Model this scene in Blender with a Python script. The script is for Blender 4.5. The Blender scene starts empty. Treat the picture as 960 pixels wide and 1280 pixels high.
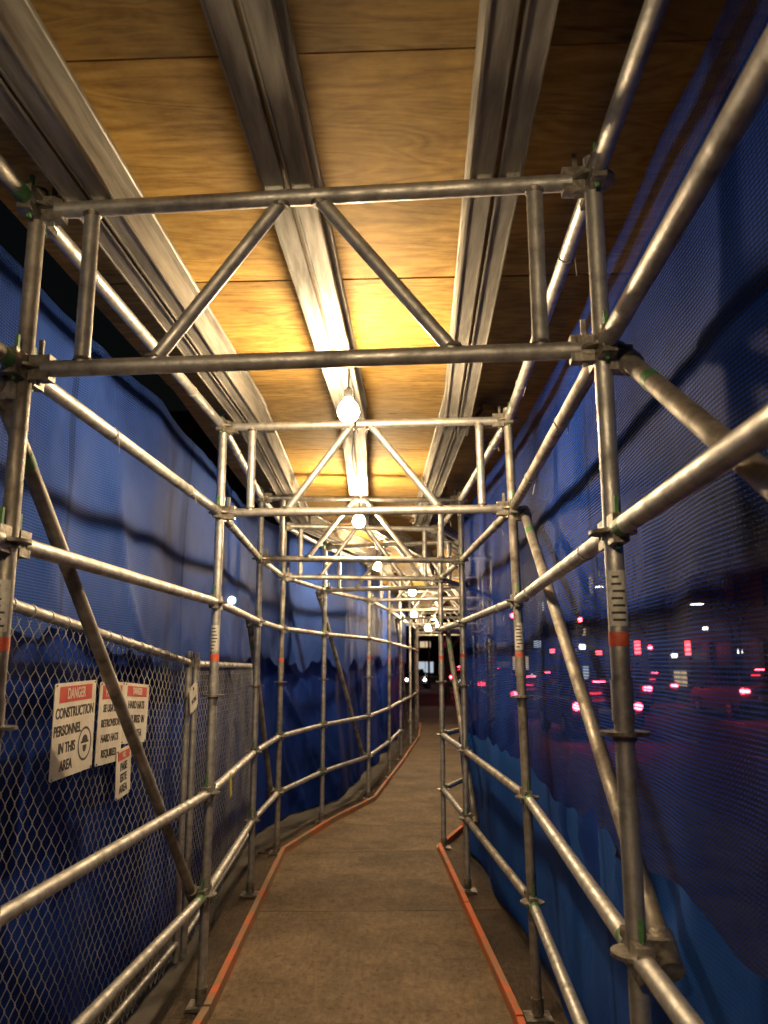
import bpy, bmesh, math, random
from mathutils import Vector, Matrix, noise
random.seed(7)
H=1.70
scene=bpy.context.scene
COL=scene.collection

# ---------------- materials ----------------
def newmat(name):
    m=bpy.data.materials.new(name); m.use_nodes=True
    nt=m.node_tree; nt.nodes.clear()
    out=nt.nodes.new('ShaderNodeOutputMaterial')
    return m,nt,out
def N(nt,t,**kw):
    n=nt.nodes.new(t)
    for k,v in kw.items():
        if k in n.inputs: n.inputs[k].default_value=v
        else: setattr(n,k,v)
    return n
def ramp(nt,stops):
    r=nt.nodes.new('ShaderNodeValToRGB'); e=r.color_ramp.elements
    while len(e)<len(stops): e.new(0.5)
    for i,(p,c) in enumerate(stops):
        e[i].position=p; e[i].color=(c[0],c[1],c[2],1)
    return r
def noisymat(name,c1,c2,scale=8,rough=.6,metal=0.0,bump=.1,detail=4,rough2=None,stretch=(1,1,1),coord='Object',bscale=None):
    m,nt,out=newmat(name); L=nt.links.new
    tc=N(nt,'ShaderNodeTexCoord'); mp=N(nt,'ShaderNodeMapping'); mp.inputs['Scale'].default_value=stretch
    L(tc.outputs[coord],mp.inputs['Vector'])
    nz=N(nt,'ShaderNodeTexNoise',Scale=scale,Detail=detail,Roughness=.6); L(mp.outputs[0],nz.inputs['Vector'])
    r=ramp(nt,[(.3,c1),(.7,c2)]); L(nz.outputs['Fac'],r.inputs[0])
    b=N(nt,'ShaderNodeBsdfPrincipled',Roughness=rough,Metallic=metal)
    L(r.outputs[0],b.inputs['Base Color'])
    if rough2 is not None:
        mr=N(nt,'ShaderNodeMapRange'); mr.inputs[1].default_value=.3; mr.inputs[2].default_value=.7
        mr.inputs[3].default_value=rough2; mr.inputs[4].default_value=rough
        L(nz.outputs['Fac'],mr.inputs[0]); L(mr.outputs[0],b.inputs['Roughness'])
    if bump:
        n3=N(nt,'ShaderNodeTexNoise',Scale=(bscale or scale*4),Detail=2.0); L(mp.outputs[0],n3.inputs['Vector'])
        bp=N(nt,'ShaderNodeBump',Strength=bump,Distance=.01); L(n3.outputs['Fac'],bp.inputs['Height']); L(bp.outputs[0],b.inputs['Normal'])
    L(b.outputs[0],out.inputs[0])
    return m
def emis(name,c,s):
    m,nt,out=newmat(name)
    e=N(nt,'ShaderNodeEmission',Strength=s); e.inputs['Color'].default_value=(*c,1)
    nt.links.new(e.outputs[0],out.inputs[0]); return m

M_GALV=noisymat('galvanized_steel',(.27,.265,.255),(.60,.59,.565),16,.40,.75,.15,rough2=.65)
M_GALV_D=noisymat('weathered_steel',(.14,.12,.10),(.44,.41,.36),9,.45,.65,.25,rough2=.8)
M_COUP=noisymat('coupler_steel',(.10,.09,.075),(.38,.35,.30),30,.5,.7,.25)
M_GREEN=noisymat('green_paint',(.03,.12,.04),(.10,.26,.08),40,.55,0,.15)
M_RED=noisymat('red_tape',(.50,.06,.03),(.7,.16,.08),40,.5,0,.05)
M_ALU=noisymat('aluminium',(.18,.17,.155),(.42,.40,.36),7,.52,.55,.12,stretch=(4,.4,4),rough2=.75)
M_BLACK=noisymat('black_rubber',(.015,.015,.015),(.035,.035,.035),30,.6)
M_WIRE=noisymat('fence_wire',(.32,.32,.31),(.66,.66,.64),9,.45,.55,0)
M_LABEL=noisymat('sticker',(.45,.44,.40),(.70,.69,.64),60,.5)
M_TIE=noisymat('cable_tie',(.45,.45,.42),(.6,.6,.56),60,.5)
M_YEL=noisymat('yellow_tag',(.55,.45,.03),(.7,.6,.06),30,.5)

def wood_mat(name,cd,cm,cl,scale,stretch,rough=.6,bump=.12,stain=.5,bands=9.0,bandw=.55,tone=(.72,1.12),dirt=0.0):
    m,nt,out=newmat(name); L=nt.links.new
    tc=N(nt,'ShaderNodeTexCoord')
    at=N(nt,'ShaderNodeVertexColor'); at.layer_name='tone'
    off=N(nt,'ShaderNodeVectorMath',operation='MULTIPLY'); off.inputs[1].default_value=(37,23,11)
    L(at.outputs[0],off.inputs[0])
    ad=N(nt,'ShaderNodeVectorMath',operation='ADD'); L(tc.outputs['Object'],ad.inputs[0]); L(off.outputs[0],ad.inputs[1])
    mp=N(nt,'ShaderNodeMapping'); mp.inputs['Scale'].default_value=stretch; L(ad.outputs[0],mp.inputs[0])
    nz=N(nt,'ShaderNodeTexNoise',Scale=scale,Detail=3.0,Roughness=.5,Distortion=.9); L(mp.outputs[0],nz.inputs[0])
    mu=N(nt,'ShaderNodeMath',operation='MULTIPLY'); mu.inputs[1].default_value=bands; L(nz.outputs['Fac'],mu.inputs[0])
    pp=N(nt,'ShaderNodeMath',operation='PINGPONG'); pp.inputs[1].default_value=.5; L(mu.outputs[0],pp.inputs[0])
    fine=N(nt,'ShaderNodeTexNoise',Scale=scale*6,Detail=6.0,Roughness=.7); L(mp.outputs[0],fine.inputs[0])
    mx=N(nt,'ShaderNodeMath',operation='MULTIPLY_ADD'); mx.inputs[1].default_value=bandw; L(pp.outputs[0],mx.inputs[0])
    m2=N(nt,'ShaderNodeMath',operation='MULTIPLY'); m2.inputs[1].default_value=.75+(.55-bandw)*.5; L(fine.outputs['Fac'],m2.inputs[0]); L(m2.outputs[0],mx.inputs[2])
    r=ramp(nt,[(.25,cd),(.5,cm),(.78,cl)]); L(mx.outputs[0],r.inputs[0])
    st=N(nt,'ShaderNodeTexNoise',Scale=1.7,Detail=6.0,Roughness=.7); L(ad.outputs[0],st.inputs[0])
    sr=N(nt,'ShaderNodeMapRange'); sr.inputs[1].default_value=.35; sr.inputs[2].default_value=.62; sr.inputs[3].default_value=1-stain; sr.inputs[4].default_value=1.0
    L(st.outputs['Fac'],sr.inputs[0])
    sx=N(nt,'ShaderNodeSeparateColor'); L(at.outputs[0],sx.inputs[0])
    tm=N(nt,'ShaderNodeMapRange'); tm.inputs[3].default_value=tone[0]; tm.inputs[4].default_value=tone[1]; L(sx.outputs[0],tm.inputs[0])
    mm=N(nt,'ShaderNodeMath',operation='MULTIPLY'); L(sr.outputs[0],mm.inputs[0]); L(tm.outputs[0],mm.inputs[1])
    last=mm
    if dirt:
        dn=N(nt,'ShaderNodeTexNoise',Scale=22.0,Detail=5.0,Roughness=.75); L(ad.outputs[0],dn.inputs[0])
        dr=N(nt,'ShaderNodeMapRange'); dr.inputs[1].default_value=.36; dr.inputs[2].default_value=.5; dr.inputs[3].default_value=1-dirt; dr.inputs[4].default_value=1
        L(dn.outputs[0],dr.inputs[0]); mq=N(nt,'ShaderNodeMath',operation='MULTIPLY'); L(mm.outputs[0],mq.inputs[0]); L(dr.outputs[0],mq.inputs[1]); last=mq
    vm=N(nt,'ShaderNodeVectorMath',operation='SCALE'); L(r.outputs[0],vm.inputs[0]); L(last.outputs[0],vm.inputs['Scale'])
    vo=N(nt,'ShaderNodeTexVoronoi',Scale=2.3)
    mp2=N(nt,'ShaderNodeMapping'); mp2.inputs['Scale'].default_value=(.6,1.5,1); L(ad.outputs[0],mp2.inputs[0]); L(mp2.outputs[0],vo.inputs[0])
    kr=N(nt,'ShaderNodeMapRange'); kr.inputs[1].default_value=.025; kr.inputs[2].default_value=.06; kr.inputs[3].default_value=.35; kr.inputs[4].default_value=1; L(vo.outputs['Distance'],kr.inputs[0])
    v2=N(nt,'ShaderNodeVectorMath',operation='SCALE'); L(vm.outputs[0],v2.inputs[0]); L(kr.outputs[0],v2.inputs['Scale'])
    b=N(nt,'ShaderNodeBsdfPrincipled',Roughness=rough); L(v2.outputs[0],b.inputs['Base Color'])
    b.inputs['Specular IOR Level'].default_value=.3
    bp=N(nt,'ShaderNodeBump',Strength=bump,Distance=.01); L(fine.outputs['Fac'],bp.inputs['Height']); L(bp.outputs[0],b.inputs['Normal'])
    L(b.outputs[0],out.inputs[0]); return m
M_PLY=wood_mat('plywood',(.25,.125,.024),(.46,.27,.058),(.62,.40,.11),1.2,(1,4.5,1),.75,stain=.45,bandw=.46,tone=(.64,1.1))
M_FLOOR=wood_mat('worn_plywood',(.15,.10,.06),(.21,.148,.09),(.28,.205,.13),1.6,(3.5,1,1),.8,stain=.5,bandw=.35,tone=(.80,1.08),dirt=.35)
M_TIMBER=wood_mat('timber',(.22,.13,.05),(.34,.21,.09),(.42,.28,.14),3,(4,.6,4),.7,stain=.3)
M_SOLE=wood_mat('dirty_timber',(.05,.035,.022),(.10,.07,.045),(.15,.11,.07),3,(6,.7,4),.85,stain=.5,dirt=.4)

def orange_mat(name,th):
    m,nt,out=newmat(name); L=nt.links.new
    tc=N(nt,'ShaderNodeTexCoord')
    nz=N(nt,'ShaderNodeTexNoise',Scale=2.6,Detail=9.0,Roughness=.75); L(tc.outputs['Object'],nz.inputs[0])
    r=ramp(nt,[(th-.06,(.62,.14,.04)),(th,(.44,.15,.06)),(th+.05,(.30,.19,.11)),(.75,(.22,.155,.10))]); L(nz.outputs[0],r.inputs[0])
    b=N(nt,'ShaderNodeBsdfPrincipled',Roughness=.7); L(r.outputs[0],b.inputs['Base Color'])
    L(b.outputs[0],out.inputs[0]); return m
M_ORANGE_L=orange_mat('orange_painted_wood_worn',.46); M_ORANGE_R=orange_mat('orange_painted_wood',.52)

def net_mat(name,c1,c2,a0,a1,rib=.008,transl=.35,bump=.25,weave=.0,avar=.1):
    m,nt,out=newmat(name); L=nt.links.new
    uv=N(nt,'ShaderNodeUVMap'); sp=N(nt,'ShaderNodeSeparateXYZ'); L(uv.outputs[0],sp.inputs[0])
    def stripes(sock,period):
        a=N(nt,'ShaderNodeMath',operation='MULTIPLY'); a.inputs[1].default_value=2*math.pi/period; L(sock,a.inputs[0])
        s=N(nt,'ShaderNodeMath',operation='SINE'); L(a.outputs[0],s.inputs[0])
        q=N(nt,'ShaderNodeMath',operation='MULTIPLY_ADD'); q.inputs[1].default_value=.5; q.inputs[2].default_value=.5; L(s.outputs[0],q.inputs[0]); return q.outputs[0]
    s1=stripes(sp.outputs[1],rib); s2=stripes(sp.outputs[0],rib*1.6)
    mxs=N(nt,'ShaderNodeMath',operation='MULTIPLY_ADD'); mxs.inputs[1].default_value=.75; L(s1,mxs.inputs[0])
    q=N(nt,'ShaderNodeMath',operation='MULTIPLY'); q.inputs[1].default_value=.25; L(s2,q.inputs[0]); L(q.outputs[0],mxs.inputs[2])
    nz=N(nt,'ShaderNodeTexNoise',Scale=1.1,Detail=4.0,Roughness=.55); L(uv.outputs[0],nz.inputs[0])
    r=ramp(nt,[(.3,c1),(.7,c2)]); L(nz.outputs[0],r.inputs[0])
    hm=N(nt,'ShaderNodeMath',operation='PINGPONG'); hm.inputs[1].default_value=.95; L(sp.outputs[0],hm.inputs[0])
    hr=N(nt,'ShaderNodeMapRange'); hr.inputs[1].default_value=.02; hr.inputs[2].default_value=.028; hr.inputs[3].default_value=.62; hr.inputs[4].default_value=1; L(hm.outputs[0],hr.inputs[0])
    wv=N(nt,'ShaderNodeMapRange'); wv.inputs[3].default_value=1-weave; wv.inputs[4].default_value=1+weave*.4; L(mxs.outputs[0],wv.inputs[0])
    wh=N(nt,'ShaderNodeMath',operation='MULTIPLY'); L(wv.outputs[0],wh.inputs[0]); L(hr.outputs[0],wh.inputs[1])
    cs=N(nt,'ShaderNodeVectorMath',operation='SCALE'); L(r.outputs[0],cs.inputs[0]); L(wh.outputs[0],cs.inputs['Scale'])
    d=N(nt,'ShaderNodeBsdfPrincipled',Roughness=.65); L(cs.outputs[0],d.inputs['Base Color'])
    d.inputs['Specular IOR Level'].default_value=.06
    if bump:
        bp=N(nt,'ShaderNodeBump',Strength=bump,Distance=.03)
        n4=N(nt,'ShaderNodeTexNoise',Scale=5.0,Detail=4.0,Roughness=.55,Distortion=.6); L(uv.outputs[0],n4.inputs[0]); L(n4.outputs[0],bp.inputs['Height']); L(bp.outputs[0],d.inputs['Normal'])
    if transl>0:
        t=N(nt,'ShaderNodeBsdfTranslucent'); L(cs.outputs[0],t.inputs[0])
        m1=N(nt,'ShaderNodeMixShader'); m1.inputs[0].default_value=transl; L(d.outputs[0],m1.inputs[1]); L(t.outputs[0],m1.inputs[2]); d=m1
    if a0<1:
        al=N(nt,'ShaderNodeMapRange'); al.inputs[3].default_value=a0; al.inputs[4].default_value=a1; L(mxs.outputs[0],al.inputs[0])
        na=N(nt,'ShaderNodeMapRange'); na.inputs[1].default_value=.3; na.inputs[2].default_value=.7; na.inputs[3].default_value=-avar; na.inputs[4].default_value=avar; L(nz.outputs[0],na.inputs[0])
        sm=N(nt,'ShaderNodeMath',operation='ADD',use_clamp=True); L(al.outputs[0],sm.inputs[0]); L(na.outputs[0],sm.inputs[1])
        tr=N(nt,'ShaderNodeBsdfTransparent'); m2=N(nt,'ShaderNodeMixShader'); L(sm.outputs[0],m2.inputs[0]); L(tr.outputs[0],m2.inputs[1]); L(d.outputs[0],m2.inputs[2]); d=m2
    L(d.outputs[0],out.inputs[0]); return m
M_NET_R=net_mat('blue_debris_mesh',(.006,.030,.24),(.014,.060,.38),.25,.95,.012,.15,.15,.4,.12)
M_NET_L=net_mat('blue_debris_mesh_dense',(.016,.046,.235),(.032,.082,.34),.80,1.0,.012,.10,.2,.4)
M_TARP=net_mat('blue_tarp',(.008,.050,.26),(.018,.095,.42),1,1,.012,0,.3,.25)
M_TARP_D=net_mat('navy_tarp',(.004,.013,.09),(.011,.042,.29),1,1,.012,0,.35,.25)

# ---------------- mesh helpers ----------------
class MB:
    def __init__(s): s.v=[];s.f=[];s.m=[];s.sm=[]
    def add(s,vs,fs,mi=0,smooth=False):
        o=len(s.v); s.v+= [tuple(p) for p in vs]
        for f in fs: s.f.append(tuple(i+o for i in f)); s.m.append(mi); s.sm.append(smooth)
    def tube(s,a,b,r=.0242,mi=0,n=16,r2=None,cap=True):
        a=Vector(a);b=Vector(b);r2=r if r2 is None else r2
        d=(b-a).normalized(); u=d.orthogonal().normalized(); w=d.cross(u)
        vs=[];
        for p,rr in((a,r),(b,r2)):
            for i in range(n):
                t=2*math.pi*i/n; vs.append(p+(u*math.cos(t)+w*math.sin(t))*rr)
        s.add(vs,[(i,(i+1)%n,n+(i+1)%n,n+i) for i in range(n)],mi,True)
        if cap:
            s.add(vs[:n],[tuple(reversed(range(n)))],mi); s.add(vs[n:],[tuple(range(n))],mi)
    def box(s,c,size,rot=None,mi=0):
        c=Vector(c); x,y,z=[q/2 for q in size]
        vs=[Vector((i*x,j*y,k*z)) for i in(-1,1) for j in(-1,1) for k in(-1,1)]
        if rot is not None: vs=[rot@p for p in vs]
        vs=[p+c for p in vs]
        s.add(vs,[(0,1,3,2),(4,6,7,5),(0,4,5,1),(2,3,7,6),(0,2,6,4),(1,5,7,3)],mi)
    def prism(s,a,b,prof,mi=0,up=Vector((0,0,1))):
        a=Vector(a);b=Vector(b);d=(b-a).normalized(); sd=d.cross(up).normalized(); uu=sd.cross(d)
        n=len(prof); vs=[p+sd*x+uu*z for p in(a,b) for x,z in prof]
        s.add(vs,[(i,(i+1)%n,n+(i+1)%n,n+i) for i in range(n)]+[tuple(reversed(range(n))),tuple(range(n,2*n))],mi)
    def arc(s,c,z0,z1,r,t0,t1,mi,n=10):
        vs=[];
        for k in range(n+1):
            t=t0+(t1-t0)*k/n
            for z in(z0,z1): vs.append((c.x+r*math.cos(t),c.y+r*math.sin(t),z))
        s.add(vs,[(2*k,2*k+2,2*k+3,2*k+1) for k in range(n)],mi,True)
    def obj(s,name,mats,parent=None,tones=None):
        me=bpy.data.meshes.new(name); me.from_pydata(s.v,[],s.f); 
        for m in mats: me.materials.append(m)
        me.polygons.foreach_set('material_index',s.m); me.polygons.foreach_set('use_smooth',s.sm)
        if tones:
            ca=me.color_attributes.new('tone','FLOAT_COLOR','POINT')
            for i,t in enumerate(tones): ca.data[i].color=t
        me.update(); o=bpy.data.objects.new(name,me); COL.objects.link(o)
        if parent: o.parent=parent
        return o
def empty(name,loc=(0,0,0)):
    e=bpy.data.objects.new(name,None); e.location=loc; COL.objects.link(e); return e
def V(p,z): return Vector((p[0],p[1],z))

# ---------------- layout ----------------
Lp=[(-1.27,-2.3),(-1.155,-.05),(-1.038,2.19),(-.921,4.415),(-1.0,6.4),(-.98,7.75),(-.68,9.2),(-.2,10.7),(.08,12.7),(.3,14.9),(.55,17.1),(.75,19.3),(.88,21.5),(.98,23.7)]
Rp=[(.38,-2.45),(.484,-.21),(.587,2.037),(.69,4.284),(.634,6.5),(.56,7.95),(.88,8.75),(1.38,10.2),(1.7,12.4),(1.93,14.6),(2.18,16.8),(2.38,19.0),(2.5,21.3),(2.6,23.5)]
baseoff={('R',3):(.06,0),('R',2):(.01,0),('L',3):(.0,0)}
def post(side,i,z):
    p=(Lp if side=='L' else Rp)[i]; o=baseoff.get((side,i),(0,0)); t=1-z/3.1
    return Vector((p[0]+o[0]*t,p[1]+o[1]*t,z))
ZC=.833+H; ZT=1.333+H
RINGS=[ZT,ZC,ZC-.5,ZC-1,ZC-1.5,ZC-2.0]

scaf=empty('scaffolding')
for side in 'LR':
    pts=Lp if side=='L' else Rp
    for i in range(len(pts)):
        mb=MB(); b=post(side,i,.02); t=post(side,i,ZT+.07)
        mb.tube(b,t,.0242,0,20)
        mb.box(b+Vector((0,0,-.008)),(.13,.13,.012),None,2)
        mb.tube(post(side,i,.03),post(side,i,.10),.031,2,16)
        zj=1.60+random.uniform(-.1,.06)
        mb.tube(post(side,i,zj),post(side,i,zj+.10),.0275,0,20)
        for z in RINGS:
            p=post(side,i,z); mb.tube(p+Vector((0,0,-.0045)),p+Vector((0,0,.0045)),.061,2,20)
            mb.tube(p+Vector((0,0,-.018)),p+Vector((0,0,-.005)),.030,2,16)
        zb=1.72+random.uniform(-.01,.04)
        if random.random()<.7 or i in(2,3):
            mb.tube(post(side,i,zb),post(side,i,zb+.035),.0252,3,20)
        if i in(2,3):
            c=post(side,i,zb+.1); t0,t1=(math.radians(200),math.radians(330)) 
            mb.arc(c,zb+.05,zb+.19,.0250,t0,t1,4)
            for k in range(7):
                z0=zb+.062+k*.018
                mb.arc(c,z0,z0+.006,.0254,t0+.35+.25*random.random(),t1-.3-.9*random.random(),5,6)
        mb.obj('post',[M_GALV if (i+(side=='L'))%3 else M_GALV_D,M_GALV,M_COUP,M_RED,M_LABEL,M_BLACK],scaf)
def wedge_end(mb,p,q,mi=1,gi=2):
    d=(q-p); d.z=0; d.normalize(); rot=Matrix(((d.x,-d.y,0),(d.y,d.x,0),(0,0,1)))
    mb.box(p+d*.055,(.062,.040,.074),rot,mi)
    mb.box(p+d*.048+Vector((0,0,.02)),(.013,.009,.135),rot,gi)
def ledger(a,b,mat,rad=.0242,green=False):
    mb=MB(); d=(b-a).normalized()
    mb.tube(a+d*.06,b-d*.06,rad,0,18)
    wedge_end(mb,a,b); wedge_end(mb,b,a)
    if green:
        mb.tube(a+d*.09,a+d*.12,rad+.0008,2,18); mb.tube(b-d*.14,b-d*.09,rad+.0008,2,18)
    mb.obj('ledger',[mat,M_COUP,M_GREEN],scaf)
for side in 'LR':
    n=len(Lp)
    for i in range(n-1):
        for k,z in enumerate([ZT,ZC,ZC-.5,ZC-1.5,ZC-2.0]):
            if i>8 and k==4: continue
            ledger(post(side,i,z),post(side,i+1,z),random.choice([M_GALV,M_GALV,M_GALV_D]),green=random.random()<.45)
def brace(side,i,zi,j,zj):
    s=-1 if side=='L' else 1
    a=post(side,i,zi)+Vector((s*.065,0,0)); b=post(side,j,zj)+Vector((s*.065,0,0))
    mb=MB(); d=(b-a).normalized(); mb.tube(a+d*.02,b-d*.02,.0242,0,18)
    for p in(a,b):
        mb.box(p+Vector((-s*.025,0,0)),(.07,.05,.07),None,1); mb.tube(p-d*.05,p+d*.05,.033,1,14)
    mb.tube(a+d*.22,a+d*.27,.0252,2,18)
    mb.obj('diagonal_brace',[M_GALV_D,M_COUP,M_GREEN],scaf)
brace('R',2,ZC-.03,1,ZC-1.5); brace('R',3,ZC-.03,2,ZC-1.5); brace('R',5,ZC-.5,4,ZC-2.0); brace('R',1,ZC-.03,0,ZC-1.5)
brace('L',2,ZC-.06,3,ZC-2.0); brace('L',6,ZC-.06,7,ZC-2.0); brace('L',9,ZC-.06,10,ZC-2.0); brace('L',0,ZC-.06,1,ZC-2.0); brace('L',4,ZC-.5,5,ZC-2.0)
for i in range(len(Lp)):
    mb=MB(); 
    def P(t,z): 
        a=post('L',i,z);b=post('R',i,z); return a.lerp(b,t)
    for z in(ZC,ZT):
        a=P(0,z);b=P(1,z); d=(b-a).normalized()
        mb.tube(a+d*.06,b-d*.06,.0242,0,20); wedge_end(mb,a,b); wedge_end(mb,b,a)
    r=.0205
    for t in(.105,.90): mb.tube(P(t,ZC+.012),P(t,ZT-.012),r+.002,0,18)
    mb.tube(P(.455,ZT-.012),P(.235,ZC+.012),r,0,18); mb.tube(P(.525,ZT-.012),P(.755,ZC+.012),r,0,18)
    for t,z in((.105,ZC),(.9,ZC),(.235,ZC),(.755,ZC)): mb.tube(P(t,z+.020),P(t,z+.030),r+.008,2,14,r2=r+.003)
    for t,z in((.105,ZT),(.9,ZT),(.455,ZT),(.525,ZT)): mb.tube(P(t,z-.020),P(t,z-.030),r+.008,2,14,r2=r+.003)
    mb.obj('lattice_truss',[M_GALV,M_COUP,M_COUP],scaf)
mb=MB(); p=post('L',3,ZC-1.5).lerp(post('L',4,ZC-1.5),.3); mb.box(p+Vector((.028,0,-.06)),(.002,.055,.11),Matrix.Rotation(.2,3,'X'),0); mb.tube(p+Vector((.028,0,-.01)),p+Vector((.024,0,.027)),.002,0,6)
mb.obj('inspection_tag',[M_YEL],scaf)

# ---------------- ceiling ----------------
secs=[((-.50,-2.9),(-.17,4.62)),((-.18,4.42),(-.23,8.15)),((-.22,8.0),(.62,11.0)),((.52,10.85),(1.80,24.1))]
ZB=ZT+.0275; BH=.165
for si,(a,b) in enumerate(secs):
    a=Vector((*a,0));b=Vector((*b,0)); d=(b-a).normalized(); sd=d.cross(Vector((0,0,1)))
    for off in(-.60,0.0,.60):
        mb=MB()
        for tw in(-.040,.040):
            o=sd*(off+tw); z=ZB+.004*si
            w=.034; 
            prof=[(-w,0),(w,0),(w,.012),(w-.004,.016),(.008,.018),(.008,BH-.018),(w-.004,BH-.016),(w,BH-.012),(w,BH),(-w,BH),(-w,BH-.012),(-w+.004,BH-.016),(-.008,BH-.018),(-.008,.018),(-w+.004,.016),(-w,.012)]
            e0=random.uniform(-.12,.05); 
            mb.prism(a+o+Vector((0,0,z))+d*e0,b+o+Vector((0,0,z))+d*random.uniform(-.05,.1),prof,0)
            for s2 in(-1,1):
                x0=s2*(w-.004)
                mb.prism(a+o+Vector((0,0,z))+d*e0,b+o+Vector((0,0,z)),[(x0-.003,-.006),(x0+.003,-.006),(x0+.003,-.0005),(x0-.003,-.0005)],0)
        mb.prism(a+sd*off+Vector((0,0,ZB+.004*si+.008)),b+sd*off+Vector((0,0,ZB+.004*si+.008)),[(-.0055,0),(.0055,0),(.0055,.03),(-.0055,.03)],1)
        mb.obj('aluminium_beam',[M_ALU,M_TIMBER],None)
mb=MB(); tones=[]
for si,(a,b) in enumerate(secs):
    a=Vector((*a,0));b=Vector((*b,0)); ln=(b-a).length; d=(b-a).normalized(); sd=d.cross(Vector((0,0,1)))
    s=0
    if si==0: s=-.18
    wl,wr=(-1.02,1.22)
    while s<ln-.02:
        e=min(s+1.210,ln+.05); z=ZB+BH+.002+.005*si
        n0=len(mb.v)
        sk_=random.uniform(-.006,.006)
        cs=[a+sd*wl+d*max(s,0),a+sd*wr+d*(max(s,0)+sk_),a+sd*wr+d*e,a+sd*wl+d*e]
        dz=random.uniform(0,.010)
        lo=[c+Vector((0,0,z+dz)) for c in cs]; hi=[c+Vector((0,0,z+.019+dz)) for c in cs]
        mb.add(lo+hi,[(0,1,2,3),(7,6,5,4),(0,4,5,1),(1,5,6,2),(2,6,7,3),(3,7,4,0)],0)
        t=(random.random(),random.random(),random.random(),1); tones+=[t]*(len(mb.v)-n0)
        s+=1.22
mb.obj('plywood_ceiling',[M_PLY],None,tones)
mb=MB(); tones=[]
for i in(3,4,6,8):
    a=post('L',i,0);b=post('R',i,0)
    for t,ln in((.05,.34),(.91,.3)):
        c=a.lerp(b,t); n0=len(mb.v)
        rot=Matrix.Rotation(random.uniform(-.1,.1),3,'Z')
        mb.box((c.x,c.y+.28,ZT+.075),(ln,.085,.038),rot,0)
        mb.box((c.x,c.y+.28,ZT+.125),(.085,ln,.038),rot,0)
        tones+=[(random.random(),random.random(),.3,1)]*(len(mb.v)-n0)
mb.obj('timber_packing',[M_TIMBER],None,tones)

# ---------------- walkway ----------------
FL=[(-1.08,-2.5),(-.85,4.3),(-.90,7.75),(-.55,9.2),(-.10,10.65),(.38,14.9),(.83,19.3),(1.06,23.7)]
FR=[(.32,-2.5),(.63,4.2),(.50,7.9),(.80,8.8),(1.3,10.25),(1.85,14.6),(2.3,19.),(2.52,23.5)]
mb=MB(); tones=[]; sc=MB()
for i in range(len(FL)-1):
    a0=Vector((*FL[i],0));a1=Vector((*FL[i+1],0));b0=Vector((*FR[i],0));b1=Vector((*FR[i+1],0))
    n=max(1,round((a1-a0).length/2.0)) if i!=0 else 4
    for k in range(n):
        g=.0025/((a1-a0).length)
        t0=k/n+g;t1=(k+1)/n-g
        z=random.uniform(-.004,0)
        cs=[a0.lerp(a1,t0),b0.lerp(b1,t0),b0.lerp(b1,t1),a0.lerp(a1,t1)]
        n0=len(mb.v)
        lo=[c+Vector((0,0,-.020)) for c in cs]; hi=[c+Vector((0,0,z)) for c in cs]
        mb.add(lo+hi,[(3,2,1,0),(4,5,6,7),(0,1,5,4),(1,2,6,5),(2,3,7,6),(3,0,4,7)],0)
        t=(random.random(),random.random(),random.random(),1); tones+=[t]*(len(mb.v)-n0)
        for row in(.03,.97):
            for q in(.06,.28,.5,.72,.94):
                p=cs[0].lerp(cs[3],row).lerp(cs[1].lerp(cs[2],row),q+random.uniform(-.01,.01)); sc.tube(p+Vector((0,0,z+.0002)),p+Vector((0,0,z+.0012)),.005,0,8)
wk=mb.obj('plywood_walkway',[M_FLOOR],None,tones)
sc.obj('screw_heads',[M_BLACK],wk)
for F,s in((FL,-1),(FR,1)):
    mb=MB(); so_=MB(); tn=[]
    for i in range(len(F)-1):
        a=Vector((*F[i],0));b=Vector((*F[i+1],0)); L_=(b-a).length; n=max(1,round(L_/2.4))
        for k in range(n):
            p=a.lerp(b,k/n+.002);q=a.lerp(b,(k+1)/n-.002); w=.038; zz=random.uniform(-.006,.004)
            prof=[(0,-.018),(s*w,-.018),(s*w,.055+zz),(s*(w-.003),.058+zz),(s*.003,.058+zz),(0,.055+zz)]
            if s<0: prof=prof[::-1]
            mb.prism(p,q,prof,0)
            z2=random.uniform(-.006,0)
            prof=[(s*.042,-.022),(s*.27,-.022),(s*.27,.003+z2),(s*.042,.003+z2)]
            if s<0: prof=prof[::-1]
            n0=len(so_.v); so_.prism(p,q,prof,0); tn+=[(random.random(),random.random(),random.random(),1)]*(len(so_.v)-n0)
    mb.obj('toe_board',[M_ORANGE_L if s<0 else M_ORANGE_R],None)
    so_.obj('sole_board',[M_SOLE],None,tn)

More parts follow.
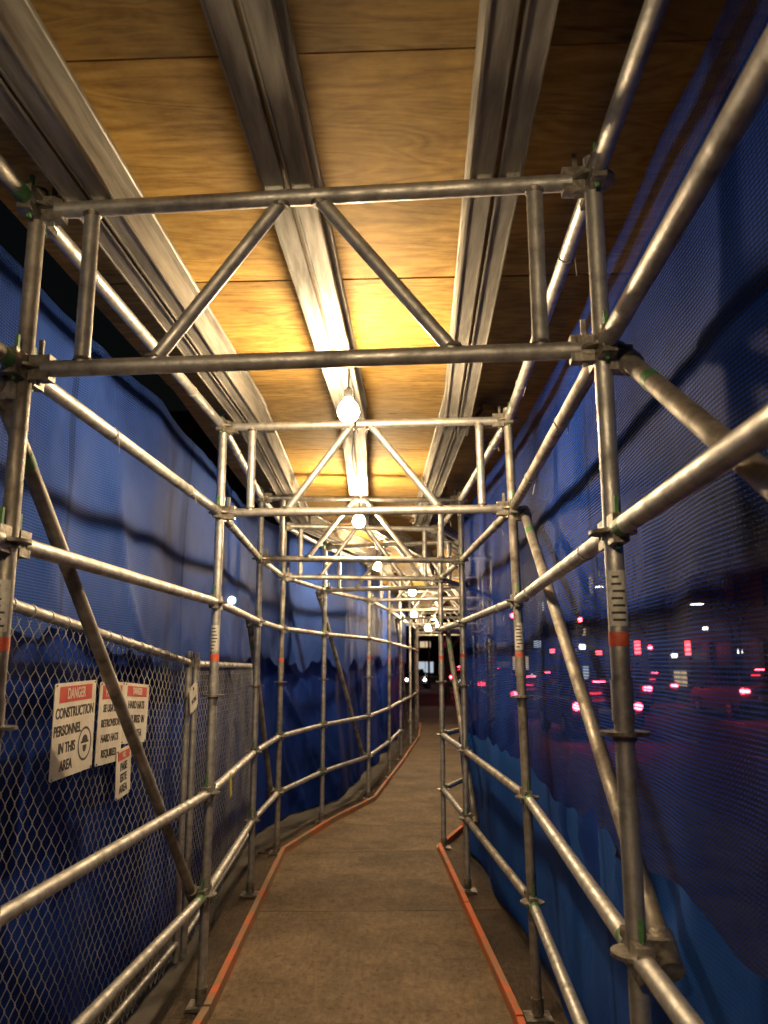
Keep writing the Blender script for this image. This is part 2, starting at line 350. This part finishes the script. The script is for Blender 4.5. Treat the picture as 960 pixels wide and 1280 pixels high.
# ---------------- netting ----------------
def polyoff(pts,off):
    out=[]
    for i,p in enumerate(pts):
        a=Vector(pts[max(i-1,0)]);b=Vector(pts[min(i+1,len(pts)-1)]); d=(b-a).normalized(); nrm=Vector((d.y,-d.x))
        out.append(Vector(p)+nrm*off)
    return out
def netting(name,pts,off,z0,z1,mat,amp,seed,step=.055,edge=0.0,top_edge=0.0,crease=.3,sagk=.04):
    P=polyoff(pts,off); seg=[(P[i+1]-P[i]).length for i in range(len(P)-1)]; tot=sum(seg)
    ns=int(tot/step); nz=max(2,int((z1-z0)/step)); vs=[];uvs=[]
    for a in range(ns+1):
        s=tot*a/ns; r=s;k=0
        while k<len(seg)-1 and r>seg[k]: r-=seg[k];k+=1
        t=min(r/seg[k],1); p=P[k].lerp(P[k+1],t); d=(P[k+1]-P[k]).normalized(); nrm=Vector((d.y,-d.x))*(1 if off>0 else -1)
        zlo=z0+edge*noise.noise(Vector((s*1.3,seed,0)))+edge*.4*noise.noise(Vector((s*5,seed,3)))
        zhi=z1+top_edge*noise.noise(Vector((s*1.1,seed,9)))+top_edge*.4*noise.noise(Vector((s*4.3,seed,5)))
        for b in range(nz+1):
            v=b/nz
            z=zlo+(zhi-zlo)*v
            f=noise.noise(Vector((s*.55,z*.6,seed)))
            w1=noise.noise(Vector((s*.5,z*.5,seed+40)))*1.2
            f1=noise.noise(Vector((s*2.6+z*.9+w1,z*.35-s*.1,seed+5)))
            f2=noise.noise(Vector((s*4.8-z*2.0+w1*2,z*.5+s*.2,seed+15)))
            g=max(0,noise.noise(Vector((s*.7,z*.9,seed+70)))+.15)
            rd=max(0,1-abs(noise.noise(Vector((s*1.7+z*1.5+w1,z*.4-s*.3,seed+25))))*5)
            dd=amp*(f*.9+f1*.22+f2*.16*g*2-rd*rd*crease*g)+math.sin(math.pi*t)*sagk
            q=p+nrm*max(dd,-.06); vs.append((q.x,q.y,z)); uvs.append((s,z))
    fs=[];w=nz+1
    for a in range(ns):
        for b in range(nz): fs.append((a*w+b,(a+1)*w+b,(a+1)*w+b+1,a*w+b+1))
    me=bpy.data.meshes.new(name); me.from_pydata(vs,[],fs); me.materials.append(mat)
    ul=me.uv_layers.new(name='UVMap'); 
    for l in me.loops: ul.data[l.index].uv=uvs[l.vertex_index]
    me.polygons.foreach_set('use_smooth',[True]*len(fs)); me.update()
    o=bpy.data.objects.new(name,me); COL.objects.link(o); return o
netting('debris_netting',Rp,.20,.75,ZB+BH-.03,M_NET_R,.07,3.1,.045,crease=.25,sagk=.025)
netting('blue_tarpaulin',Rp,.15,.02,1.06,M_TARP,.09,8.4,.045,0,.16,crease=.6)
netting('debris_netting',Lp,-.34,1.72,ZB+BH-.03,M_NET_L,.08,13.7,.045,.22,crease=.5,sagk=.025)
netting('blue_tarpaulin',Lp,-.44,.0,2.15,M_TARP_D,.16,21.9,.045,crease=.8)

# ---------------- chain link fence ----------------
def fence(a,b,za,zb,zbot):
    root=empty('chain_link_fence')
    a=Vector(a);b=Vector(b); ln=(b-a).length; d=(b-a).normalized(); nr=Vector((d.y,-d.x))
    cu=bpy.data.curves.new('wire_mesh','CURVE'); cu.dimensions='3D'; cu.bevel_depth=.0020; cu.bevel_resolution=0
    w=.037
    for i in range(int(ln/w)-1):
        x0=i*w; top=za+(zb-za)*(x0/ln); npt=int((top-zbot)/w)
        sp=cu.splines.new('POLY'); sp.points.add(npt)
        for k in range(npt+1):
            right=(k+i)%2
            s=x0+(w+.001 if right else -.001)
            z=za-.01-k*w*1.05-(za-zb)*(s/ln); wob=.02*noise.noise(Vector((s*2,z*2,7)))
            s+=.012*noise.noise(Vector((s*1.6,z*1.6,17))); z+=.014*noise.noise(Vector((s*1.4,z*1.4,27)))
            p=a+d*s+nr*(wob+(.002 if right else -.002)); sp.points[k].co=(p.x,p.y,z,1)
    cu.materials.append(M_WIRE); o=bpy.data.objects.new('wire_mesh',cu); COL.objects.link(o); o.parent=root
    mb=MB(); mb.tube(V(a,za),V(b,zb),.021,0,16); mb.tube(V(a,zbot),V(b,zbot),.017,0,14)
    for p,z in((a,za),(b,zb)): mb.tube(V(p,0),V(p,z+.07),.021,0,16); mb.tube(V(p,z-.03),V(p,z+.03),.028,1,16)
    for i in range(int(ln/.15)):
        s=.07+i*.15; p=a+d*s; z=za+(zb-za)*s/ln; mb.tube(V(p,z)-V(d,0)*.006,V(p,z)+V(d,0)*.006,.0245,0,12)
    mb.obj('frame',[M_GALV,M_COUP],root); return root
fence((-1.36,.6),(-1.21,5.05),H+.385,H+.01,.10)
fence((-1.19,5.15),(-1.30,8.2),H+.0,H-.02,.10)

# ---------------- signs on the fence ----------------
M_SIGNW=noisymat('sign_white',(.50,.47,.40),(.70,.67,.60),9,.45,0,.02)
M_SIGNR=noisymat('sign_red',(.38,.04,.025),(.52,.08,.05),12,.45,0,.02)
M_INK=noisymat('sign_ink',(.02,.02,.02),(.04,.04,.04),20,.5,0,0)
fd=(Vector((-1.21,5.05))-Vector((-1.36,.6))).normalized()
def fpt(y,z,out=.03):
    t=(y-.6)/4.45; x=-1.36+.15*t; return Vector((x+out,y,z))
def txt(root,s,size,loc,mat,bold=.0,align='CENTER',sx=1.0):
    c=bpy.data.curves.new('lettering','FONT'); c.body=s; c.size=size; c.align_x=align; c.align_y='CENTER'; c.offset=bold; c.extrude=.0006
    c.materials.append(mat); o=bpy.data.objects.new('lettering',c); COL.objects.link(o); o.parent=root; o.location=loc; o.scale=(sx,1,1); return o
def sign(y,zc,w,h,head,lines,tilt=0.0,out=.03,tsize=.03,pict=False,head_red=True):
    root=empty('warning_sign')
    xdir=Vector((fd.x,fd.y,0)).normalized(); zdir=Vector((0,0,1)); nrm=xdir.cross(zdir)
    R=Matrix((xdir,zdir,nrm)).transposed().to_4x4()
    root.matrix_world=Matrix.Translation(fpt(y,zc,out))@R@Matrix.Rotation(tilt,4,'Z')
    mb=MB(); cr=.008
    outl=[(-w/2+cr,-h/2),(w/2-cr,-h/2),(w/2,-h/2+cr),(w/2,h/2-cr),(w/2-cr,h/2),(-w/2+cr,h/2),(-w/2,h/2-cr),(-w/2,-h/2+cr)]
    n=len(outl); vs=[(x,yy,.0) for x,yy in outl]+[(x,yy,.003) for x,yy in outl]
    mb.add(vs,[tuple(range(n-1,-1,-1)),tuple(range(n,2*n))]+[(i,(i+1)%n,n+(i+1)%n,n+i) for i in range(n)],0)
    hh=h*.17
    if head_red:
        mb.box((0,h/2-hh/2-.014,.0035),(w*.78,hh,.0014),None,1)
    for sx in(-1,1):
        for sy in(-1,1): mb.tube((sx*(w/2-.015),sy*(h/2-.008),.002),(sx*(w/2-.015),sy*(h/2-.008),.0065),.004,2,10)
    mb.obj('panel',[M_SIGNW,M_SIGNR,M_COUP],root)
    txt(root,head,hh*.95,(0,h/2-hh/2-.014,.0046),M_SIGNW if head_red else M_INK,.0012,sx=.75)
    top=h/2-hh-.022; avail=top+h/2-.012; st=avail/len(lines)
    for k,l in enumerate(lines):
        txt(root,l,min(st*1.0,tsize),(-w*.16 if pict and k>=1 else 0,top-st*(k+.5),.0036),M_INK,.0014,sx=.85)
    if pict:
        mb=MB(); c=Vector((w*.27,-h*.2,0)); r=min(w*.17,h*.24)
        for k in range(32):
            a0=2*math.pi*k/32;a1=2*math.pi*(k+1)/32
            q=[c+Vector((math.cos(t)*rr,math.sin(t)*rr,.0040)) for rr in(r,r*.86) for t in(a0,a1)]
            mb.add(q,[(0,1,3,2)],0)
        hp=[c+Vector((math.cos(t)*r*.45,math.sin(t)*r*.4+r*.12,.0041)) for t in [math.pi*j/10 for j in range(11)]]
        mb.add(hp,[tuple(range(len(hp)))],0)
        mb.box(c+Vector((0,r*.10,.0041)),(r*1.15,r*.12,.0006),None,0)
        hp=[c+Vector((math.cos(t)*r*.3,math.sin(t)*r*.42-r*.08,.0041)) for t in [-math.pi*j/10 for j in range(11)]]
        mb.add(hp[::-1],[tuple(range(len(hp)))],0)
        mb.obj('pictogram',[M_INK],root)
    return root
sign(3.30,H-.25,.40,.36,'DANGER',['CONSTRUCTION','PERSONNEL','IN THIS','AREA'],.02,pict=True,tsize=.055)
sign(3.675,H-.255,.30,.35,'PELIGRO',['SE USA LOS','RETROVISOR','HARD HATS','REQUIRED'],-.02,out=.036,tsize=.045)
sign(4.02,H-.235,.36,.28,'DANGER',['HARD HATS','REQUIRED IN','THIS AREA'],-.06,tsize=.05)
sign(3.86,H-.49,.19,.22,'NO',['PASE','ESTE','AREA'],.08,out=.042,tsize=.05,head_red=True)
sign(5.0,H-.20,.17,.16,'20',['WORK'],.3,out=.05,tsize=.04,head_red=False)

# ---------------- bulbs ----------------
LC=(1.0,.73,.41)
def bulbmat(p,r):
    return emis('lit_bulb',LC,p/(4*math.pi**2*r*r))
bul=[((-.52,-.75),1.10,125),((-.165,3.55),1.15,118),((-.205,6.45),1.15,118),((-.085,9.45),1.15,118),((.42,11.9),1.05,90),((.56,15.0),.90,100),((.86,15.9),.70,100),((1.2,19.5),1.1,90),((1.5,22.8),1.1,90)]
for (x,y),z,p in bul:
    root=empty('light_bulb',(x,y,z+H)); k_=1.25; r=.040*k_
    mb=MB(); n=20; prof=[(0,-.043),(.016,-.040),(.029,-.031),(.037,-.018),(.040,-.002),(.037,.014),(.029,.028),(.019,.038),(.016,.05)]
    vs=[];
    for pr,zz in prof:
        for k in range(n): t=2*math.pi*k/n; vs.append((pr*k_*math.cos(t),pr*k_*math.sin(t),zz*k_))
    fs=[(a*n+k,a*n+(k+1)%n,(a+1)*n+(k+1)%n,(a+1)*n+k) for a in range(len(prof)-1) for k in range(n)]
    mb.add(vs,fs,0,True); mb.obj('glass',[bulbmat(p,r)],root)
    mb=MB(); mb.tube((0,0,.06),(0,0,.10),.021,0,16); mb.tube((0,0,.10),(0,0,.115),.022,0,16,r2=.008)
    mb.tube((0,0,.11),(0,0,1.355-z if z>1 else .45),.004,0,8)
    mb.obj('socket',[M_BLACK],root)
cu=bpy.data.curves.new('power_cord','CURVE'); cu.dimensions='3D'; cu.bevel_depth=.005
pts=[(x,y,min(z,1.14)+.195+H) for (x,y),z,p in bul][1:]
sp=cu.splines.new('POLY'); co=[]
for i in range(len(pts)-1):
    a=Vector(pts[i]);b=Vector(pts[i+1])
    for k in range(14):
        t=k/14; q=a.lerp(b,t); q.z-=math.sin(math.pi*t)*.06*(1 if i%2 else .4); q.x+=.02*math.sin(t*9+i); co.append(q)
sp.points.add(len(co)-1)
for i,q in enumerate(co): sp.points[i].co=(q.x,q.y,q.z,1)
cu.materials.append(M_BLACK); o=bpy.data.objects.new('power_cord',cu); COL.objects.link(o)

# cable ties holding the netting to the ledgers
for side in 'RL':
    mb=MB()
    for i in range(2,6):
        for z in(ZT,ZC,ZC-.5) if side=='R' else (ZT,ZC):
            for t in(.25,.7):
                t+=random.uniform(-.1,.1)
                p=post(side,i,z).lerp(post(side,i+1,z),t); d=(post(side,i+1,z)-post(side,i,z)).normalized(); u=Vector((0,0,1)); w=d.cross(u)
                pr=None
                for k in range(13):
                    a=2*math.pi*k/12; q=p+(u*math.cos(a)+w*math.sin(a))*.0262
                    if pr is not None: mb.tube(pr,q,.0016,0,6,cap=False)
                    pr=q
                mb.tube(p+w*.027,p+w*.027+Vector((random.uniform(-.02,.02),0,-random.uniform(.04,.08))),.0013,0,6)
    mb.obj('cable_ties',[M_TIE],scaf)

# ---------------- ground, road ----------------
M_GROUND=noisymat('dark_ground',(.03,.03,.028),(.06,.055,.05),.6,.9,0,.3)
M_ASPH=noisymat('asphalt',(.035,.035,.036),(.06,.06,.06),3,.7,0,.3,rough2=.9,bscale=60)
M_CONC=noisymat('concrete',(.06,.052,.045),(.13,.115,.10),2,.85,0,.2,bscale=40)
M_PAINT=noisymat('road_paint',(.5,.5,.48),(.75,.75,.72),6,.6)
def slab(name,x0,x1,y0,y1,z0,z1,mat):
    mb=MB(); mb.box(((x0+x1)/2,(y0+y1)/2,(z0+z1)/2),(x1-x0,y1-y0,z1-z0),None,0); return mb.obj(name,[mat])
mb=MB(); mb.add([(-300,-200,-.16),(300,-200,-.16),(300,400,-.16),(-300,400,-.16)],[(0,1,2,3)]); mb.obj('ground',[M_GROUND])
slab('sidewalk',-3.5,3.7,-12,34,-.155,-.026,M_CONC)
slab('sidewalk',15.2,18,-30,95,-.155,-.02,M_CONC)
mb=MB(); mb.add([(3.9,-60,-.152),(15.0,-60,-.152),(15.0,180,-.152),(3.9,180,-.152)],[(0,1,2,3)]); mb.obj('road',[M_ASPH])
mb=MB(); mb.add([(-90,36,-.156),(3.8,36,-.156),(3.8,46,-.156),(-90,46,-.156)],[(0,1,2,3)]); mb.obj('road',[M_ASPH])
slab('kerb',3.7,3.88,-12,34,-.155,-.022,M_CONC)
mb=MB()
for k in range(26): 
    for x in(7.5,11.3):
        y=-10+k*6; mb.add([(x,y,-.148),(x+.12,y,-.148),(x+.12,y+3,-.148),(x,y+3,-.148)],[(0,1,2,3)])
mb.obj('lane_marking',[M_PAINT])

# ---------------- cars ----------------
M_TAIL=emis('tail_light',(1.0,.03,.05),70); M_HEAD=emis('head_light',(1,.93,.8),30)
M_GLASS=noisymat('dark_glass',(.01,.01,.012),(.02,.02,.022),3,.08,0,0)
def car(x,y,colr,facing=1,suv=False):
    root=empty('car',(x,y,-.15)); root.rotation_euler=(0,0,0 if facing>0 else math.pi)
    body=noisymat('car_paint',colr,tuple(c*1.15 for c in colr),4,.25,.3,0)
    hh=.25 if suv else 0
    low=[(-2.2,.35),(-2.28,.55),(-2.25,.95+hh*.6),(-1.9,1.02+hh*.6),(1.0,1.0+hh*.4),(2.0,.84+hh*.4),(2.25,.66),(2.28,.4),(2.1,.28),(-2.1,.28)]
    mb=MB(); n=len(low); secs_=[(-.90,.93),(-.86,1.0),(.86,1.0),(.90,.93)]
    vs=[];
    for xx,sc in secs_:
        for yy,zz in low: vs.append((xx,yy*(.985 if sc<1 else 1),.28+(zz-.28)*sc))
    fs=[(a*n+i,a*n+(i+1)%n,(a+1)*n+(i+1)%n,(a+1)*n+i) for a in range(3) for i in range(n)]+[tuple(range(n)),tuple(reversed(range(3*n,4*n)))]
    mb.add(vs,fs,0)
    z0=.98+hh*.4;z1=1.45+hh
    back=-2.1 if suv else -1.6
    b4=[(-.82,back,z0),(.82,back,z0),(.82,.95,z0),(-.82,.95,z0)]; t4=[(-.62,back+.35,z1),(.62,back+.35,z1),(.62,.15,z1),(-.62,.15,z1)]
    mb.add(b4+t4,[(0,1,5,4),(1,2,6,5),(2,3,7,6),(3,0,4,7)],1); mb.add(t4,[(0,1,2,3)],0)
    for i in range(4): mb.tube(b4[i],t4[i],.035,0,8)
    mb.tube((-.82,-.35,z0),(-.62,-.35,z1),.03,0,8); mb.tube((.82,-.35,z0),(.62,-.35,z1),.03,0,8)
    for sx in(-1,1):
        for yy in(-1.4,1.4):
            mb.tube((sx*.72,yy,.33),(sx*.92,yy,.33),.33,2,20); mb.tube((sx*.91,yy,.33),(sx*.93,yy,.33),.19,5,14)
        for dx,rr in((.60,.075),(.76,.095)):
            mb.tube((sx*dx,-2.31,.82+hh*.5),(sx*dx,-2.24,.82+hh*.5),rr,3,14)
        mb.tube((sx*.68,2.20,.68),(sx*.68,2.30,.68),.09,4,14)
        mb.box((sx*.97,.75,1.02),(.14,.08,.12),None,0)
    mb.box((0,-2.29,.45),(1.6,.06,.16),None,2); mb.box((0,-2.285,.72),(.45,.02,.13),None,6)
    mb.box((0,-1.6 if not suv else -2.0,z1-.04),(.3,.04,.03),None,3)
    mb.obj('body',[body,M_GLASS,M_BLACK,M_TAIL,M_HEAD,M_GALV,M_PAINT],root); return root
car(5.5,22.5,(.05,.05,.06)); car(5.3,31,(.05,.05,.06)); car(5.2,40,(.3,.3,.32),1,True); car(9.2,33,(.12,.02,.02),1,True); car(8.9,46,(.2,.2,.2)); car(9.6,58,(.03,.05,.1)); car(5.6,50,(.2,.2,.2)); car(5.4,60,(.1,.1,.1),1,True); car(13.2,62,(.25,.25,.25),-1)
car(13.4,42,(.1,.1,.12),1); car(12.9,30,(.1,.1,.12),1,True); car(2.4,64,(.1,.1,.12),-1)

# ---------------- street lamps, traffic lights ----------------
M_LAMPE=emis('lamp_lens',(1,.82,.6),20); M_POLE=noisymat('pole_paint',(.03,.03,.03),(.06,.06,.06),8,.5,.3)
M_SIGR=emis('red_signal',(1,.03,.05),70)
def lamp(x,y,h=8,dirx=-1,e=None):
    root=empty('street_lamp',(x,y,-.03)); mb=MB()
    mb.tube((0,0,0),(0,0,.5),.14,0,12,r2=.10); mb.tube((0,0,.5),(0,0,h),.085,0,12,r2=.05)
    mb.tube((0,0,h-.1),(dirx*1.5,0,h+.25),.035,0,10); mb.box((dirx*1.75,0,h+.24),(.7,.28,.12),None,0)
    mb.box((dirx*1.78,0,h+.165),(.5,.2,.03),None,1); mb.obj('pole',[M_POLE,e or M_LAMPE],root)
lamp(15.8,52,6.5); lamp(15.8,78); lamp(15.8,96); lamp(3.2,58,8,1); lamp(3.2,84,8,1); lamp(15.8,36,4.2); lamp(1.2,33,4.2,1,emis('added_fill_lens_near',(1,.82,.6),90)); lamp(2.2,72,4.5,1,emis('added_fill_lens_far',(1,.9,.75),90))  # the two stronger lamps past the tunnel are added to brighten its far end
def signal(x,y,h,dx):
    root=empty('traffic_light',(x,y,-.03)); mb=MB()
    mb.tube((0,0,0),(0,0,h),.10,0,12,r2=.07); mb.tube((0,0,h-.2),(dx,0,h),.05,0,10)
    for px in((dx,h),(0,h-1.6)):
        ox=px[0] if px[0] else .22*(1 if dx>0 else -1)
        mb.box((ox,0,px[1]-.45),(.34,.22,.98),None,0)
        for k in range(3):
            mb.tube((ox,-.11,px[1]-.13-.31*k),(ox,-.17,px[1]-.13-.31*k),.12,1 if k==0 else 2,16); 
            mb.box((ox,-.20,px[1]-.13-.31*k+.125),(.26,.18,.015),None,0)
    mb.obj('pole',[M_POLE,M_SIGR,M_GLASS],root)
signal(3.4,46.5,4.6,4.0); signal(15.6,47,4.4,-4.2); signal(3.3,88,4.8,3.0)
root=empty('work_light',(-2.55,13.5,-.1)); mb=MB(); mb.tube((0,0,0),(0,0,2.8),.03,0,10)
for k in range(3):
    t=k*2.09; mb.tube((0,0,.7),(.6*math.cos(t),.6*math.sin(t),0),.018,0,8)
mb.box((0,0,2.85),(.26,.10,.2),None,0); mb.tube((0,-.05,2.85),(0,-.062,2.85),.06,1,14)
mb.obj('stand',[M_POLE,emis('led_cool',(.45,.85,1.0),260)],root)

# ---------------- buildings ----------------
M_W1=noisymat('brick_wall',(.07,.04,.03),(.12,.075,.05),3,.85,0,.2); M_W2=noisymat('concrete_wall',(.05,.05,.05),(.085,.085,.08),2,.85,0,.1)
M_PANE=noisymat('window_pane',(.035,.035,.035),(.06,.058,.055),.5,.5,0,0)
M_LIT=emis('lit_window',(1,.72,.42),.7); M_LIT2=emis('lit_window_cool',(.75,.88,1.0),.6)
M_SR=emis('lit_sign_red',(1,.05,.06),12); M_SW=emis('lit_sign_white',(1,.95,.85),8); M_SB=emis('lit_sign_blue',(.05,.15,1),40)
def building(name,x0,y0,w,d,floors,wall,lit=.12,fh=3.4,cell=3.0,shop=True):
    root=empty(name,(x0,y0,-.03)); mb=MB(); h=floors*fh
    def facade(o,u,n_,length):
        cols=max(1,int(length/cell)); cw=length/cols; o=Vector(o);u=Vector(u);n_=Vector(n_);up=Vector((0,0,1))
        for c in range(cols):
            for f in range(floors):
                x=c*cw;z=f*fh; a=.22*cw;b=.78*cw; lo=.9;hi=2.7
                if f==0 and shop: a=.08*cw;b=.92*cw;lo=.4;hi=2.9
                def P(s,t,q=0): return o+u*(x+s)+up*(z+t)-n_*q
                mb.add([P(0,0),P(cw,0),P(cw,fh),P(0,fh),P(a,lo),P(b,lo),P(b,hi),P(a,hi),P(a,lo,.18),P(b,lo,.18),P(b,hi,.18),P(a,hi,.18)],
                  [(0,1,5,4),(1,2,6,5),(2,3,7,6),(3,0,4,7),(4,5,9,8),(5,6,10,9),(6,7,11,10),(7,4,8,11)],0)
                k=1
                rr=random.random()
                pr=lit*(4 if f==0 else (1.8 if f<3 else .5))
                if rr<pr: k=2 if random.random()<.6 else 3
                hm=hi if random.random()<.4 else lo+(hi-lo)*random.uniform(.25,.7)
                mb.add([P(a,lo,.18),P(b,lo,.18),P(b,hm,.18),P(a,hm,.18)],[(0,1,2,3)],k)
                if hm<hi: mb.add([P(a,hm,.18),P(b,hm,.18),P(b,hi,.18),P(a,hi,.18)],[(0,1,2,3)],1)
                m_=(a+b)/2; mb.add([P(m_-.04,lo,.13),P(m_+.04,lo,.13),P(m_+.04,hi,.13),P(m_-.04,hi,.13)],[(0,1,2,3)],4)
    facade((0,0,0),(1,0,0),(0,-1,0),w); facade((0,d,0),(0,-1,0),(-1,0,0),d)
    mb.add([(w,0,0),(w,d,0),(w,d,h),(w,0,h),(0,d,0),(0,d,h)],[(0,1,2,3),(1,4,5,2)],0)
    mb.add([(0,0,h),(w,0,h),(w,d,h),(0,d,h)],[(0,1,2,3)],0)
    mb.box((w/2,-.1,h+.25),(w+.5,.4,.6),None,4); mb.box((-.1,d/2,h+.252),(.4,d+.2,.6),None,4)
    mb.box((w*.5,d*.5,h+1.3),(w*.3,d*.3,2.6),None,0)
    mb.obj('walls',[wall,M_PANE,M_LIT,M_LIT2,M_W2],root); return root
building('brick_building',18.2,36,14,16,2,M_W1,.03)
building('office_building',18.3,56,16,20,4,M_W2,.05)
building('brick_building',18.2,78,14,16,4,M_W1,.08)
building('office_building',2,128,30,16,8,M_W2,.12)
building('apartment_building',-32,60,26,16,6,M_W1,.04)
for (x,y,z,a,b,c,m) in((17.6,47,2.6,.25,.18,.8,M_SR),(17.5,49,2.2,.3,.18,.25,M_SW),(17.5,56,2.8,.35,.18,.9,M_SR),(17.4,60,3.0,.5,.18,.3,M_SW),(17.5,66,2.6,.5,.2,.3,M_SR),(17.6,72,3.2,.5,.2,.4,M_SW),(17.5,84,3.0,.6,.2,.4,M_SR),(18.0,64,12.6,.25,2.2,.5,M_SB),(17.5,44,3.6,.2,.2,.2,M_SW),(17.5,40,2.3,.22,.2,.2,M_SW)):
    mb=MB(); mb.box((x,y,z),(a,b,c),None,0); mb.box((x,y,z+c/2+.04),(a+.1,b+.1,.08),None,1); mb.box((x,y,z-c/2-.04),(a+.1,b+.1,.08),None,1); mb.box((x+a/2+.15,y,z),(.3,.06,.06),None,1)
    mb.obj('shop_sign',[m,M_POLE])

# ---------------- bare trees ----------------
M_BARK=noisymat('bark',(.05,.04,.03),(.10,.08,.06),12,.9,0,.4)
def tree(x,y,h):
    mb=MB()
    def br(p,d,l,r,dep):
        q=p+d*l; mb.tube(p,q,r,0,6,r2=r*.68,cap=False)
        if dep==0: return
        for k in range(3 if dep>2 else 2+(random.random()<.5)):
            ax=Vector((random.uniform(-1,1),random.uniform(-1,1),random.uniform(-.2,.5))).normalized()
            nd=(d*.9+ax*.62).normalized(); br(q,nd,l*random.uniform(.62,.85),r*.64,dep-1)
    br(Vector((0,0,0)),Vector((.02,0,1)),h*.3,.13,5)
    o=mb.obj('bare_tree',[M_BARK]); o.location=(x,y,-.05)
tree(16.4,38,8.5); tree(16.5,50,9); tree(16.4,61,9); tree(3.1,40,7.5); tree(16.4,78,9)

# ---------------- world, faint sun ----------------
w=bpy.data.worlds.new('World'); scene.world=w; w.use_nodes=True; nt=w.node_tree; nt.nodes.clear()
sk=nt.nodes.new('ShaderNodeTexSky'); sk.sky_type='NISHITA'; sk.sun_disc=False; sk.sun_elevation=math.radians(1.0); sk.sun_rotation=math.radians(140)
bg=nt.nodes.new('ShaderNodeBackground'); bg.inputs[1].default_value=.003; ow=nt.nodes.new('ShaderNodeOutputWorld')
nt.links.new(sk.outputs[0],bg.inputs[0]); nt.links.new(bg.outputs[0],ow.inputs[0])
sl=bpy.data.lights.new('moonlight','SUN'); sl.energy=.01; sl.angle=math.radians(.5); so=bpy.data.objects.new('moonlight',sl); so.rotation_euler=(math.radians(50),0,math.radians(140)); COL.objects.link(so)

# ---------------- camera ----------------
cd=bpy.data.cameras.new('Camera'); cd.sensor_fit='VERTICAL'; cd.sensor_height=24; cd.lens=18.75; cd.clip_start=.02; cd.clip_end=2000
cd.dof.use_dof=True; cd.dof.focus_distance=3.4; cd.dof.aperture_fstop=2.4
co_=bpy.data.objects.new('Camera',cd); co_.location=(0,0,H); co_.rotation_euler=(math.radians(90+10.76),0,0); COL.objects.link(co_); scene.camera=co_
scene.view_settings.view_transform='Standard'; scene.view_settings.look='None'; scene.view_settings.exposure=0
